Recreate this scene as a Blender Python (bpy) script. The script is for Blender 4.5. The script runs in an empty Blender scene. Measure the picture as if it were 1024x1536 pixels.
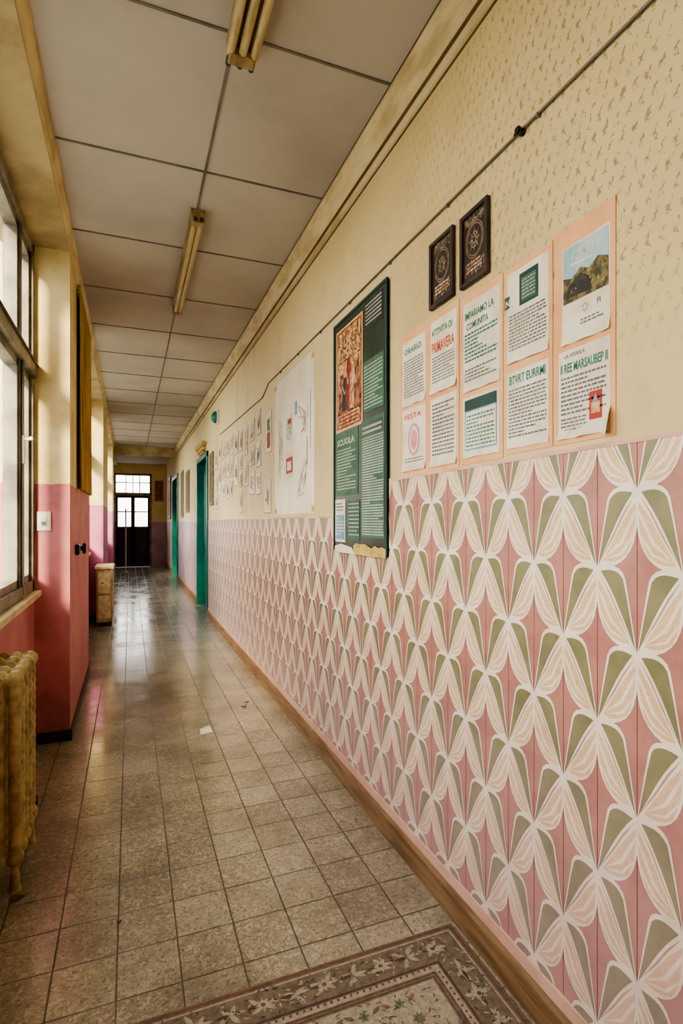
import bpy, math, random
from mathutils import Vector
R = random.Random(7)
XW = 1.154      # right wall plane
XL = -0.385     # pier faces
XR = -0.60      # recessed left wall
H = 3.43
YB, YE = -2.5, 19.3
col_root = bpy.context.scene.collection
try: bpy.context.scene.view_settings.look = 'AgX - Medium High Contrast'
except Exception: pass

def srgb(r, g, b):
    def f(c):
        c /= 255.0
        return c/12.92 if c <= .04045 else ((c+.055)/1.055)**2.4
    return (f(r), f(g), f(b), 1)

# ------------------------------------------------------------ node helpers
class NT:
    def __init__(s, name):
        s.m = bpy.data.materials.new(name); s.m.use_nodes = True
        s.t = s.m.node_tree; s.t.nodes.clear()
        s.out = s.t.nodes.new('ShaderNodeOutputMaterial')
        s.b = s.t.nodes.new('ShaderNodeBsdfPrincipled')
        s.t.links.new(s.b.outputs[0], s.out.inputs[0])
        s.co = s.t.nodes.new('ShaderNodeTexCoord').outputs['Object']
        s._x = None
    def setin(s, sock, v):
        if isinstance(v, (int, float)): sock.default_value = v
        elif isinstance(v, tuple): sock.default_value = v
        else: s.t.links.new(v, sock)
    def M(s, op, a, b=0.0, c=None):
        n = s.t.nodes.new('ShaderNodeMath'); n.operation = op
        s.setin(n.inputs[0], a); s.setin(n.inputs[1], b)
        if c is not None: s.setin(n.inputs[2], c)
        return n.outputs[0]
    def xyz(s):
        if s._x is None:
            n = s.t.nodes.new('ShaderNodeSeparateXYZ'); s.t.links.new(s.co, n.inputs[0]); s._x = n.outputs
        return s._x
    def vec(s, x, y, z=0.0):
        n = s.t.nodes.new('ShaderNodeCombineXYZ')
        for i, v in enumerate((x, y, z)): s.setin(n.inputs[i], v)
        return n.outputs[0]
    def scale(s, sc):
        n = s.t.nodes.new('ShaderNodeMapping'); n.inputs['Scale'].default_value = sc
        s.t.links.new(s.co, n.inputs[0]); return n.outputs[0]
    def noise(s, sc, det=4, rough=.6, vec=None, dist=0):
        n = s.t.nodes.new('ShaderNodeTexNoise'); n.inputs['Scale'].default_value = sc
        n.inputs['Detail'].default_value = det; n.inputs['Roughness'].default_value = rough
        n.inputs['Distortion'].default_value = dist
        s.t.links.new(vec if vec is not None else s.co, n.inputs['Vector']); return n.outputs[0]
    def ramp(s, f, a, b):
        n = s.t.nodes.new('ShaderNodeMapRange'); n.interpolation_type = 'SMOOTHSTEP'
        s.setin(n.inputs[0], f); n.inputs[1].default_value = a; n.inputs[2].default_value = b
        return n.outputs[0]
    def mix(s, f, a, b, mode='MIX'):
        n = s.t.nodes.new('ShaderNodeMix'); n.data_type = 'RGBA'; n.blend_type = mode
        s.setin(n.inputs[0], f); s.setin(n.inputs[6], a); s.setin(n.inputs[7], b)
        return n.outputs[2]
    def bump(s, h, st=.3, d=.01):
        n = s.t.nodes.new('ShaderNodeBump'); n.inputs['Strength'].default_value = st
        n.inputs['Distance'].default_value = d; s.t.links.new(h, n.inputs['Height'])
        s.t.links.new(n.outputs[0], s.b.inputs['Normal'])
    def fin(s, col, rough=.6, metal=0, spec=.5):
        s.setin(s.b.inputs['Base Color'], col); s.setin(s.b.inputs['Roughness'], rough)
        s.b.inputs['Metallic'].default_value = metal; s.b.inputs['Specular IOR Level'].default_value = spec
        return s.m

def mat(name, c1, c2=None, sc=6, rough=.6, lo=.35, hi=.7, bump=0, metal=0, spec=.4, stretch=None, det=5):
    n = NT(name)
    if c2 is None: c2 = tuple(list(x*.82 for x in c1[:3])+[1])
    v = n.scale(stretch) if stretch else None
    f = n.noise(sc, det, .6, v)
    c = n.mix(n.ramp(f, lo, hi), c1, c2)
    if bump: n.bump(f, bump, .005)
    return n.fin(c, rough, metal, spec)

# ------------------------------------------------------------ mesh builder
class MB:
    def __init__(s): s.v = []; s.f = []; s.mi = []; s.mats = []; s.sm = []
    def m(s, mt):
        if mt not in s.mats: s.mats.append(mt)
        return s.mats.index(mt)
    def add(s, vs, fs, mt, smooth=False):
        b = len(s.v); s.v += [tuple(p) for p in vs]; k = s.m(mt)
        for f in fs: s.f.append([b+i for i in f]); s.mi.append(k); s.sm.append(smooth)
    def box(s, x0, x1, y0, y1, z0, z1, mt):
        x0, x1 = sorted((x0, x1)); y0, y1 = sorted((y0, y1)); z0, z1 = sorted((z0, z1))
        vs = [(x, y, z) for z in (z0, z1) for y in (y0, y1) for x in (x0, x1)]
        s.add(vs, [(0,2,3,1),(4,5,7,6),(0,1,5,4),(2,6,7,3),(0,4,6,2),(1,3,7,5)], mt)
    def cbox(s, x0, x1, y0, y1, z0, z1, mt, c=.006):
        x0, x1 = sorted((x0, x1)); y0, y1 = sorted((y0, y1)); z0, z1 = sorted((z0, z1))
        rings = []
        for z, ins in ((z0, c), (z0+c, 0), (z1-c, 0), (z1, c)):
            a, b_, d, e = x0+ins, x1-ins, y0+ins, y1-ins
            k = c*.7
            rings.append([(a+k,d,z),(b_-k,d,z),(b_,d+k,z),(b_,e-k,z),(b_-k,e,z),(a+k,e,z),(a,e-k,z),(a,d+k,z)])
        vs = [p for r in rings for p in r]; fs = []
        for i in range(3):
            for j in range(8):
                fs.append((i*8+j, i*8+(j+1)%8, (i+1)*8+(j+1)%8, (i+1)*8+j))
        fs.append(tuple(range(7, -1, -1))); fs.append(tuple(range(24, 32)))
        s.add(vs, fs, mt)
    def tube(s, p0, p1, r, mt, seg=12, rings=None):
        p0, p1 = Vector(p0), Vector(p1); d = (p1-p0); L = d.length; d.normalize()
        a = Vector((0, 0, 1)) if abs(d.z) < .9 else Vector((1, 0, 0))
        u = d.cross(a).normalized(); w = d.cross(u)
        rr = rings or [(0, r), (1, r)]
        vs = []; fs = []
        for t, rad in rr:
            c = p0+d*(L*t)
            for j in range(seg):
                an = 2*math.pi*j/seg; vs.append(c+u*(rad*math.cos(an))+w*(rad*math.sin(an)))
        for i in range(len(rr)-1):
            for j in range(seg):
                fs.append((i*seg+j, i*seg+(j+1)%seg, (i+1)*seg+(j+1)%seg, (i+1)*seg+j))
        s.add(vs, fs, mt, True)
        n = len(rr)-1
        s.add([vs[j] for j in range(seg)], [tuple(range(seg))], mt)
        s.add([vs[n*seg+j] for j in range(seg)], [tuple(range(seg-1, -1, -1))], mt)
    def extr_y(s, prof, y0, y1, mt, smooth=False):
        n = len(prof); vs = [(x, y0, z) for x, z in prof]+[(x, y1, z) for x, z in prof]
        fs = [(i, (i+1) % n, n+(i+1) % n, n+i) for i in range(n)]+[tuple(range(n-1, -1, -1)), tuple(range(n, 2*n))]
        s.add(vs, fs, mt, smooth)
    def wq(s, ya, yb, z0, z1, off, mt):
        y1, y0 = max(ya, yb), min(ya, yb); x = XW-off
        s.add([(x, y1, z0), (x, y0, z0), (x, y0, z1), (x, y1, z1)], [(0, 1, 2, 3)], mt)
    def wpoly(s, pts, off, mt):
        s.add([(XW-off, y, z) for y, z in pts], [tuple(range(len(pts)))], mt)
    def ribbon(s, pts, w, off, mt):
        k = 0
        for (a, b), (c, d) in zip(pts[:-1], pts[1:]):
            L = math.hypot(c-a, d-b)
            if L < 1e-6: continue
            nx, ny = -(d-b)/L*w/2, (c-a)/L*w/2
            k += 1
            s.wpoly([(a+nx, b+ny), (c+nx, d+ny), (c-nx, d-ny), (a-nx, b-ny)], off+k*2e-6, mt)
    def obj(s, name, bevel=0):
        me = bpy.data.meshes.new(name); me.from_pydata(s.v, [], s.f)
        for m_ in s.mats: me.materials.append(m_)
        me.polygons.foreach_set('material_index', s.mi); me.polygons.foreach_set('use_smooth', s.sm)
        me.update(); o = bpy.data.objects.new(name, me); col_root.objects.link(o)
        return o

def add_text(mb, body, yl, z, size, off, mt, width=None):
    cu = bpy.data.curves.new('t', 'FONT'); cu.body = body; cu.size = 1; cu.resolution_u = 2; cu.offset = .022
    o = bpy.data.objects.new('t', cu); col_root.objects.link(o)
    bpy.context.view_layer.update()
    dg = bpy.context.evaluated_depsgraph_get()
    me = bpy.data.meshes.new_from_object(o.evaluated_get(dg))
    if len(me.vertices):
        mx = max(v.co.x for v in me.vertices)
        sx = (width/mx) if width else size
        mb.add([(XW-off, yl-v.co.x*sx, z+v.co.y*size) for v in me.vertices], [tuple(p.vertices) for p in me.polygons], mt)
    bpy.data.objects.remove(o); bpy.data.meshes.remove(me)

def textlines(mb, yl, yr, zt, zb, n, off, mt, fill=.45, just=.9):
    step = (zt-zb)/n
    for i in range(n):
        z = zt-step*(i+.5); y = yl; end = yr if R.random() < just else yr+(yl-yr)*R.uniform(.15, .6)
        while y > end+.004:
            w = R.uniform(.006, .020); w = min(w, y-end)
            mb.wq(y, y-w, z-step*fill/2, z+step*fill/2, off, mt); y -= w+.0035

# ------------------------------------------------------------ materials
def m_wall_right():
    n = NT('cream_wallpaper'); x, y, z = n.xyz()[0], n.xyz()[1], n.xyz()[2]
    base = n.mix(n.ramp(n.noise(1.3, 5, .6), .35, .7), srgb(216, 194, 142), srgb(200, 176, 124))
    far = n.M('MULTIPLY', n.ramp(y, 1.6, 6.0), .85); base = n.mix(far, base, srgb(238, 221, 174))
    st = n.noise(2.2, 6, .7, n.scale((1, 1, .45)))
    base = n.mix(n.M('MULTIPLY', n.ramp(st, .50, .74), .42), base, srgb(182, 150, 98))
    base = n.mix(n.M('MULTIPLY', n.ramp(n.noise(9, 6, .75), .58, .70), .25), base, srgb(158, 130, 88))
    hi = n.M('MULTIPLY', n.ramp(z, 3.12, 3.32), n.ramp(n.noise(3, 5), .45, .75))
    base = n.mix(n.M('MULTIPLY', hi, .25), base, srgb(176, 148, 102))
    wig = n.M('MULTIPLY', n.M('SUBTRACT', n.noise(46, 2, .5), .5), 1.1)
    v = n.M('DIVIDE', z, .050); row = n.M('FLOOR', v)
    u = n.M('ADD', n.M('DIVIDE', y, .036), n.M('MULTIPLY', n.M('MODULO', row, 2.0), .5))
    lu = n.M('SUBTRACT', n.M('FRACT', u), .5); lv = n.M('SUBTRACT', n.M('FRACT', v), .5)
    l1 = n.M('ABSOLUTE', n.M('ADD', n.M('ADD', lu, n.M('MULTIPLY', lv, .5)), n.M('MULTIPLY', wig, .5)))
    s1 = n.M('MULTIPLY', n.M('LESS_THAN', l1, .06), n.M('LESS_THAN', n.M('ABSOLUTE', lv), .28))
    l2 = n.M('ABSOLUTE', n.M('ADD', n.M('SUBTRACT', lv, .1), n.M('ADD', n.M('MULTIPLY', lu, .7), wig)))
    s2 = n.M('MULTIPLY', n.M('LESS_THAN', l2, .06), n.M('LESS_THAN', n.M('ABSOLUTE', lu), .26))
    l3 = n.M('ABSOLUTE', n.M('SUBTRACT', n.M('ADD', n.M('ADD', lv, .12), wig), n.M('MULTIPLY', lu, .9)))
    s3 = n.M('MULTIPLY', n.M('LESS_THAN', l3, .05), n.M('LESS_THAN', n.M('ABSOLUTE', lu), .20))
    s = n.M('MAXIMUM', n.M('MAXIMUM', s1, s2), s3)
    s = n.M('MULTIPLY', s, n.ramp(n.noise(60, 2), .34, .54))
    edge = n.M('ADD', y, n.M('MULTIPLY', n.noise(2.5, 4), 1.2))
    s = n.M('MULTIPLY', s, n.M('SUBTRACT', 1.0, n.ramp(edge, 1.8, 3.2)))
    s = n.M('MULTIPLY', s, n.ramp(z, 1.75, 2.3))
    base = n.mix(n.M('MULTIPLY', s, .66), base, srgb(112, 90, 48))
    d = n.M('MULTIPLY', n.M('LESS_THAN', z, 1.5), n.M('GREATER_THAN', y, 8.6))
    dc = n.mix(n.ramp(n.noise(3, 5), .35, .7), srgb(206, 182, 190), srgb(176, 152, 162))
    base = n.mix(d, base, dc)
    n.bump(n.noise(90, 4), .12, .004)
    return n.fin(base, .62, 0, .3)
def m_wall_left():
    n = NT('painted_plaster_left'); x, y, z = n.xyz()
    top = n.mix(n.ramp(n.noise(2.4, 6, .65), .35, .72), srgb(238, 220, 166), srgb(204, 176, 120))
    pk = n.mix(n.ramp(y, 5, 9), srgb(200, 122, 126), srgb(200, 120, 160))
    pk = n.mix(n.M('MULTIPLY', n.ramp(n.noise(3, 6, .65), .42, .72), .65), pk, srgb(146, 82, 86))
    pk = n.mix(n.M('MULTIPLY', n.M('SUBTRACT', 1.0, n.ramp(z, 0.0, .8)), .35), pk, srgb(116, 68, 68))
    zz = n.M('ADD', z, n.M('MULTIPLY', n.noise(14, 4), .03))
    c = n.mix(n.M('LESS_THAN', zz, 1.775), top, pk)
    chips = n.ramp(n.noise(7, 7, .75), .66, .70)
    c = n.mix(n.M('MULTIPLY', chips, .45), c, srgb(216, 190, 162))
    n.bump(n.noise(20, 5), .25, .006)
    return n.fin(c, .55, 0, .35)
def m_floor():
    n = NT('terrazzo_floor_tiles'); x, y, z = n.xyz()
    T = .2
    u = n.M('DIVIDE', n.M('ADD', x, 5*T-.159), T); v = n.M('DIVIDE', n.M('ADD', y, 20*T-.03), T)
    fu, fv = n.M('FRACT', u), n.M('FRACT', v)
    eu = n.M('MINIMUM', fu, n.M('SUBTRACT', 1.0, fu)); ev = n.M('MINIMUM', fv, n.M('SUBTRACT', 1.0, fv))
    e = n.M('MINIMUM', eu, ev)
    line = n.M('SUBTRACT', 1.0, n.ramp(e, .008, .020))
    wn = n.t.nodes.new('ShaderNodeTexWhiteNoise'); wn.noise_dimensions = '2D'
    n.t.links.new(n.vec(n.M('FLOOR', u), n.M('FLOOR', v)), wn.inputs['Vector'])
    c = n.mix(n.ramp(wn.outputs['Value'], 0, 1), srgb(152, 142, 120), srgb(174, 164, 141))
    sp = n.noise(48, 4, .7, None, 1.2)
    c = n.mix(n.M('MULTIPLY', n.ramp(sp, .50, .58), .7), c, srgb(200, 190, 168))
    c = n.mix(n.M('MULTIPLY', n.ramp(n.noise(70, 3, .7, None, .8), .53, .60), .6), c, srgb(108, 99, 82))
    dirt = n.ramp(n.noise(1.6, 6, .7), .36, .68)
    c = n.mix(n.M('MULTIPLY', dirt, .55), c, srgb(92, 82, 66))
    spots = n.ramp(n.noise(5, 7, .8), .59, .68)
    c = n.mix(n.M('MULTIPLY', spots, .5), c, srgb(66, 58, 46))
    c = n.mix(n.M('MULTIPLY', line, .85), c, srgb(42, 36, 30))
    c = n.mix(n.M('MULTIPLY', n.ramp(y, 4, 9), .4), c, srgb(116, 134, 140))  # bluish window reflection painted into the colour of the far floor
    rg = n.M('ADD', .09, n.M('MULTIPLY', n.ramp(n.noise(2.2, 6, .7), .3, .75), .19))
    rg = n.M('ADD', rg, n.M('MULTIPLY', line, .3))
    h = n.M('SUBTRACT', n.M('MULTIPLY', n.noise(5, 3), .12), n.M('MULTIPLY', line, 1.0))
    n.bump(h, .25, .003)
    return n.fin(c, rg, 0, .9)
def m_ceiling():
    n = NT('ceiling_panels'); x, y, z = n.xyz()
    c = n.mix(n.ramp(n.noise(.9, 4), .35, .7), srgb(188, 182, 175), srgb(168, 161, 155))
    c = n.mix(n.M('MULTIPLY', n.ramp(n.noise(3.5, 6, .7), .58, .78), .3), c, srgb(148, 132, 108))
    return n.fin(c, .7, 0, .2)
def m_tile(name, c1, c2, worn, amt=.55, speck=None):
    n = NT(name); x, y, z = n.xyz()
    c = n.mix(n.ramp(n.noise(9, 5, .65), .35, .68), c1, c2)
    if speck:
        c = n.mix(n.M('MULTIPLY', n.ramp(n.noise(170, 3, .7), .50, .60), .5), c, speck)
    c = n.mix(n.M('MULTIPLY', n.ramp(n.noise(3.2, 7, .75), .52, .72), .22), c, srgb(150, 118, 92))
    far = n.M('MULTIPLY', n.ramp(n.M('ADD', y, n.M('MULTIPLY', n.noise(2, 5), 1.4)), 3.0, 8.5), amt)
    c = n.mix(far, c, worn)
    low = n.M('MULTIPLY', n.M('SUBTRACT', 1.0, n.ramp(n.M('ADD', z, n.M('MULTIPLY', n.noise(1.5, 4), .5)), .35, 1.45)), .26)
    c = n.mix(low, c, srgb(212, 184, 202))
    return n.fin(c, .42, 0, .4)

M_wr, M_wl, M_fl, M_ce = m_wall_right(), m_wall_left(), m_floor(), m_ceiling()
worn = srgb(200, 182, 180)
T_pink = m_tile('tile_pink', srgb(186, 130, 114), srgb(168, 112, 100), worn, .5)
T_white = m_tile('tile_ivory', srgb(244, 231, 210), srgb(234, 217, 192), srgb(222, 209, 202), .5)
T_olive = m_tile('tile_olive', srgb(138, 133, 92), srgb(118, 115, 78), worn, .5)
T_beige = m_tile('tile_beige', srgb(232, 200, 160), srgb(222, 184, 142), worn, .5, srgb(198, 150, 108))
T_line = m_tile('tile_rib_outline', srgb(190, 160, 130), srgb(170, 142, 114), worn, .6)
T_seam = mat('tile_seam', srgb(130, 74, 62))
M_wood = mat('baseboard_wood', srgb(148, 118, 86), srgb(106, 80, 54), 5, .5, stretch=(6, .6, 6), bump=.15)
M_dark = mat('dark_brown_wood', srgb(64, 50, 42), srgb(40, 30, 26), 6, .5)
M_pinktrim = mat('pink_ledge', srgb(222, 180, 162), srgb(200, 156, 140))
M_trim = mat('aged_cream_trim', srgb(220, 202, 158), srgb(180, 158, 114), 4, .5, stretch=(3, .8, 3))
M_soff = mat('stained_soffit', srgb(190, 174, 134), srgb(146, 126, 90), 2.5, .6)
M_joint = mat('panel_joint_strip', srgb(122, 114, 106), srgb(98, 90, 84))
M_gap = mat('shadow_gap_strip', srgb(112, 92, 64), srgb(88, 72, 50))
M_frame = mat('window_frame_paint', srgb(150, 146, 130), srgb(98, 92, 80), 5, .45)
M_iron = mat('dark_iron', srgb(52, 50, 48), rough=.4, metal=.5)
M_black = mat('black_plastic', srgb(24, 22, 24), rough=.3)
M_white = mat('white_plastic', srgb(232, 228, 220), rough=.35)
M_steel = mat('grey_steel', srgb(120, 116, 104), rough=.45, metal=.3)
M_teal = mat('teal_door_paint', srgb(24, 130, 112), srgb(16, 98, 88), 3, .35)
M_gold = mat('yellow_radiator_paint', srgb(188, 168, 112), srgb(130, 110, 64), 16, .38, bump=.1)
M_mustard = mat('mustard_curtain', srgb(190, 156, 90), srgb(130, 100, 56), 4, .8, stretch=(6, 6, .5))
M_lampbody = mat('aged_lamp_housing', srgb(164, 142, 100), srgb(116, 94, 60), 5, .5, stretch=(8, 1, 8))
M_cab = mat('cabinet_veneer', srgb(186, 164, 116), srgb(138, 114, 74), 5, .45, stretch=(4, 4, .8))
M_tube = mat('dusty_fluorescent_tube', srgb(194, 174, 130), srgb(158, 136, 94), 6, .35, stretch=(8, 1, 8))
M_paper = mat('aged_white_paper', srgb(234, 226, 204), srgb(214, 202, 174), 9, .8)
M_orange = mat('orange_backing_paper', srgb(238, 184, 132), srgb(222, 160, 110), 5, .8)
M_ink = mat('grey_ink', srgb(96, 94, 92), srgb(124, 120, 116))
M_pencil = mat('pencil_line', srgb(160, 144, 116), srgb(128, 112, 88))
M_inkg = mat('green_ink', srgb(30, 108, 90), srgb(50, 130, 110))
M_inkr = mat('orange_red_ink', srgb(214, 96, 52), srgb(190, 80, 48))
M_inkb = mat('dark_teal_ink', srgb(34, 70, 64), srgb(26, 56, 52))
M_board = mat('green_board', srgb(56, 70, 56), srgb(40, 52, 42), 4, .3)
M_board2 = mat('green_card', srgb(76, 110, 88), srgb(56, 88, 70), 8, .6)
M_chalk = mat('pale_print', srgb(194, 204, 182), srgb(160, 174, 152))
M_icon = mat('poster_umber', srgb(176, 112, 72), srgb(84, 46, 36), 22, .6, .42, .58)
M_icon2 = mat('poster_gold', srgb(214, 176, 118), srgb(150, 98, 58), 28, .6, .42, .6)
M_icon3 = mat('poster_red', srgb(160, 60, 48), srgb(112, 36, 32), 24, .6)
M_skin = mat('poster_flesh', srgb(220, 184, 144), srgb(172, 126, 90), 30, .6, .42, .6)
M_plastic = mat('pale_plastic_sheet', srgb(240, 232, 208), srgb(228, 216, 184), 3, .3)
M_drawp = mat('drawing_paper', srgb(240, 230, 200), srgb(226, 212, 176), 4, .7)
M_yellow = mat('yellowed_scrap', srgb(206, 180, 104), srgb(170, 140, 70), 20)
M_sky = mat('print_sky', srgb(132, 174, 186), srgb(178, 200, 196), 10)
M_earth = mat('print_earth', srgb(126, 112, 66), srgb(66, 58, 36), 40, lo=.42, hi=.58)
M_stone = mat('print_dark', srgb(60, 54, 46), srgb(34, 30, 28), 30)
M_red = mat('print_red', srgb(186, 58, 48), srgb(150, 44, 38), 20)
M_pinkp = mat('print_pink', srgb(222, 150, 150), srgb(210, 130, 130), 20)
M_blue = mat('print_blue', srgb(104, 148, 170), srgb(130, 166, 180), 20)
M_silver = mat('engraved_silver', srgb(160, 142, 116), srgb(98, 82, 64), 40, .35, metal=.3)
M_plq = mat('plaque_ground', srgb(58, 40, 34), srgb(36, 26, 24), 30, .35)

# ------------------------------------------------------------ shell
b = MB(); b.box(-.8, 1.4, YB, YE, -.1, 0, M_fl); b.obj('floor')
b = MB(); b.box(XL, 1.4, YB, YE, H, H+.12, M_ce); b.obj('ceiling')
b = MB()
for k in range(-5, 14):
    y = 2.138+.905*k
    if YB < y < 14.7: b.box(XL, XW, y-.006, y+.006, H-.005, H, M_joint)
b.box(.379, .391, YB, 14.7, H-.0052, H, M_joint)
b.obj('trim_ceiling_joints')

D1 = (8.76, 10.1, 2.58); D2 = (14.5, 16.3, 2.7)
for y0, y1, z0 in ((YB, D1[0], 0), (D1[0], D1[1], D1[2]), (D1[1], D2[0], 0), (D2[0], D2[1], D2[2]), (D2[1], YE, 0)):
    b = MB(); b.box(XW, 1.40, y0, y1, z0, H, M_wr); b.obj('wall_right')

P = [(YB, -.5), (4.14, 5.94), (9.1, 10.9), (14.0, 15.2)]  # first span: unseen solid wall behind camera, added to limit window light
WIN = [(-.5, 4.14), (5.94, 9.1), (10.9, 14.0)]
SILL = 1.0
for y0, y1 in P:
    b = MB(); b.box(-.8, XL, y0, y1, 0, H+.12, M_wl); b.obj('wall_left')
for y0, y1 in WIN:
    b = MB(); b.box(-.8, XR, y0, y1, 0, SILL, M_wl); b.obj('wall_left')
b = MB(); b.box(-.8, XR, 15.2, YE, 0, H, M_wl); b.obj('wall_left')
b = MB()
for y0, y1 in WIN+[(15.2, YE)]: b.box(-.8, XL, y0, y1, 3.36, H+.12, M_soff)
b.obj('trim_window_header')
b = MB(); b.extr_y([(XL, H), (XL+.035, H), (XL+.03, H-.02), (XL+.012, H-.05), (XL, H-.06)], YB, 14.7, M_trim); b.obj('trim_ceiling_left')
b = MB(); b.box(-.8, 1.4, YB-.12, YB, 0, H, M_wl); b.obj('wall_back')

ex0, ex1, ez = -.50, .68, 3.12
for q in ((-.8, ex0, 0, H), (ex1, 1.4, 0, H), (ex0, ex1, ez, H)):
    b = MB(); b.box(q[0], q[1], YE, YE+.15, q[2], q[3], M_wr); b.obj('wall_end')
b = MB(); b.box(XR, XW, 14.7, 14.95, 3.2, H, M_soff); b.obj('trim_ceiling_beam')
b = MB()
for x in (ex0, ex1-.07): b.box(x, x+.07, YE, YE+.1, 0, ez, M_frame)
b.box(ex0, ex1, YE, YE+.1, ez-.07, ez, M_frame); b.box(ex0, ex1, YE, YE+.1, 2.38, 2.48, M_frame)
for x in (-.14, .07, .29): b.box(x, x+.03, YE+.02, YE+.07, 2.48, ez, M_frame)
b.box(ex0, ex1, YE+.03, YE+.06, 2.8, 2.83, M_frame)
for a, c in ((ex0+.07, .09), (.09, ex1-.07)):
    b.box(a, a+.06, YE+.02, YE+.07, 0, 2.38, M_dark); b.box(c-.06, c, YE+.02, YE+.07, 0, 2.38, M_dark)
    b.box(a, c, YE+.02, YE+.07, 0, 1.35, M_dark); b.box(a, c, YE+.02, YE+.07, 2.3, 2.38, M_dark)
    b.box(a, c, YE+.03, YE+.06, 1.82, 1.86, M_dark); b.box(a+.1, c-.1, YE+.005, YE+.02, .2, 1.15, M_dark)
b.box(.05, .08, YE-.03, YE+.02, 1.1, 1.25, M_steel)
b.obj('door_3')

b = MB()
b.extr_y([(XW, H), (XW-.085, H), (XW-.085, H-.018), (XW-.07, H-.03), (XW-.05, H-.07), (XW-.028, H-.10), (XW-.028, H-.118), (XW-.014, H-.125), (XW-.014, H-.16), (XW, H-.165)], YB, 14.7, M_trim)
b.box(XW-.030, XW-.012, YB, 14.7, H-.1235, H-.118, M_gap); b.box(XW-.006, XW, YB, 14.7, H-.171, H-.165, M_gap); b.box(XW-.088, XW-.084, YB, 14.7, H-.006, H, M_gap)
b.obj('trim_crown_right')
b = MB()
for y0, y1 in ((YB, D1[0]-.06), (D1[1]+.06, D2[0]-.06), (D2[1]+.06, YE)):
    b.extr_y([(XW, 0), (XW-.026, 0), (XW-.026, .098), (XW-.018, .112), (XW, .112)], y0, y1, M_wood)
b.obj('baseboard_right')
b = MB(); b.extr_y([(XW, .112), (XW-.014, .112), (XW-.012, .150), (XW, .155)], YB, D1[0]-.06, M_pinktrim); b.obj('trim_pink_ledge')
b = MB()
for y0, y1 in P:
    b.box(XL, XL+.014, y0-.014, y1+.014, 0, .075, M_dark); b.box(XR, XL, y0-.014, y0, 0, .075, M_dark)
    b.box(XR, XL, y1, y1+.014, 0, .075, M_dark)
for y0, y1 in WIN: b.box(XR, XR+.012, y0+.014, y1-.014, 0, .075, M_dark)
b.obj('baseboard_left')

# ------------------------------------------------------------ patterned tiles
def bez(p0, p1, p2, p3, n=8):
    o = []
    for i in range(n+1):
        t = i/n; a = (1-t)**3; b_ = 3*t*(1-t)**2; c = 3*t*t*(1-t); d = t**3
        o.append((a*p0[0]+b_*p1[0]+c*p2[0]+d*p3[0], a*p0[1]+b_*p1[1]+c*p2[1]+d*p3[1]))
    return o
petal = [(0, 0), (.09, .30), (.18, .60), (.27, .88)]+bez((.27, .88), (.36, 1.07), (.66, 1.07), (1, 1), 6)[1:]+bez((1, 1), (1.10, .34), (.84, .0), (0, 0), 10)[1:-1]
olive = [(.03, .03), (.13, .32), (.23, .62), (.335, .885)]+bez((.335, .885), (.45, 1.00), (.64, 1.00), (.90, .965), 5)[1:]+bez((.90, .965), (.60, .74), (.40, .50), (.03, .03), 6)[1:-1]
fan = [(.16, .10), (.42, .36), (.70, .64), (.965, .85)]+bez((.965, .85), (.975, .56), (.90, .34), (.76, .20), 5)[1:]+bez((.76, .20), (.56, .09), (.34, .07), (.16, .10), 4)[1:-1]
rib = [(.18, .12), (.60, .36), (.955, .76), (.975, .70), (.66, .33)]
rib2 = [(.18, .11), (.62, .22), (.90, .44), (.915, .415), (.66, .19)]
out1 = [(.08, .09), (.42, .44), (.66, .70), (.95, .935), (.68, .68), (.44, .42)]
def clip(pts, ax, val, keep_gt):
    out = []
    n = len(pts)
    for i in range(n):
        a, c = pts[i], pts[(i+1) % n]
        ia = (a[ax] >= val) if keep_gt else (a[ax] <= val); ic = (c[ax] >= val) if keep_gt else (c[ax] <= val)
        if ia: out.append(a)
        if ia != ic:
            t = (val-a[ax])/(c[ax]-a[ax]); out.append((a[0]+(c[0]-a[0])*t, a[1]+(c[1]-a[1])*t))
    return out
b = MB()
ZB, ZT1, ZT2, YS, YT = .152, 1.694, 1.525, 2.62, D1[0]-.06
b.box(XW-.006, XW, YB, YS, ZB, ZT1, T_pink); b.box(XW-.006, XW, YS, YT, ZB, ZT2, T_pink)
CW, RH = .12, .2
k0 = int((YB-.961)/CW)-1; k1 = int((YT-.961)/CW)+2
for k in range(k0, k1):
    yc = .961+CW*k
    ztop = ZT1 if yc < YS else ZT2
    if YB < yc < YT: b.wq(yc-.0011, yc+.0011, ZB, ztop, .0064, T_seam)
    for j in range(-1, 5):
        z0 = .38+.4*j+(RH if k % 2 else 0)
        for sgn in (-1, 1):
            lift = (.00008 if sgn > 0 else 0)+(.00004 if k % 2 else 0)
            for shp, off, mt in ((petal, .0068, T_white), (fan, .0072, T_beige), (rib, .0074, T_white), (rib2, .00745, T_white), (out1, .0074, T_line), (olive, .0075, T_olive)):
                pts = [(yc+sgn*p[0]*CW, z0+p[1]*RH) for p in shp]
                zt = ZT1 if (yc+sgn*CW*.5) < YS else ZT2
                for ax, val, gt in ((1, ZB, True), (1, zt, False), (0, YB, True), (0, YT, False)):
                    if pts: pts = clip(pts, ax, val, gt)
                if len(pts) > 2:
                    if sgn > 0: pts = pts[::-1]
                    b.wpoly(pts, off+lift, mt)
b.obj('tile_wainscot')
b = MB(); b.box(XW-.009, XW, YB, YS, ZT1, ZT1+.012, M_pinktrim); b.box(XW-.009, XW, YS, YT, ZT2, ZT2+.01, M_trim); b.obj('trim_tile_cap')

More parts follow.
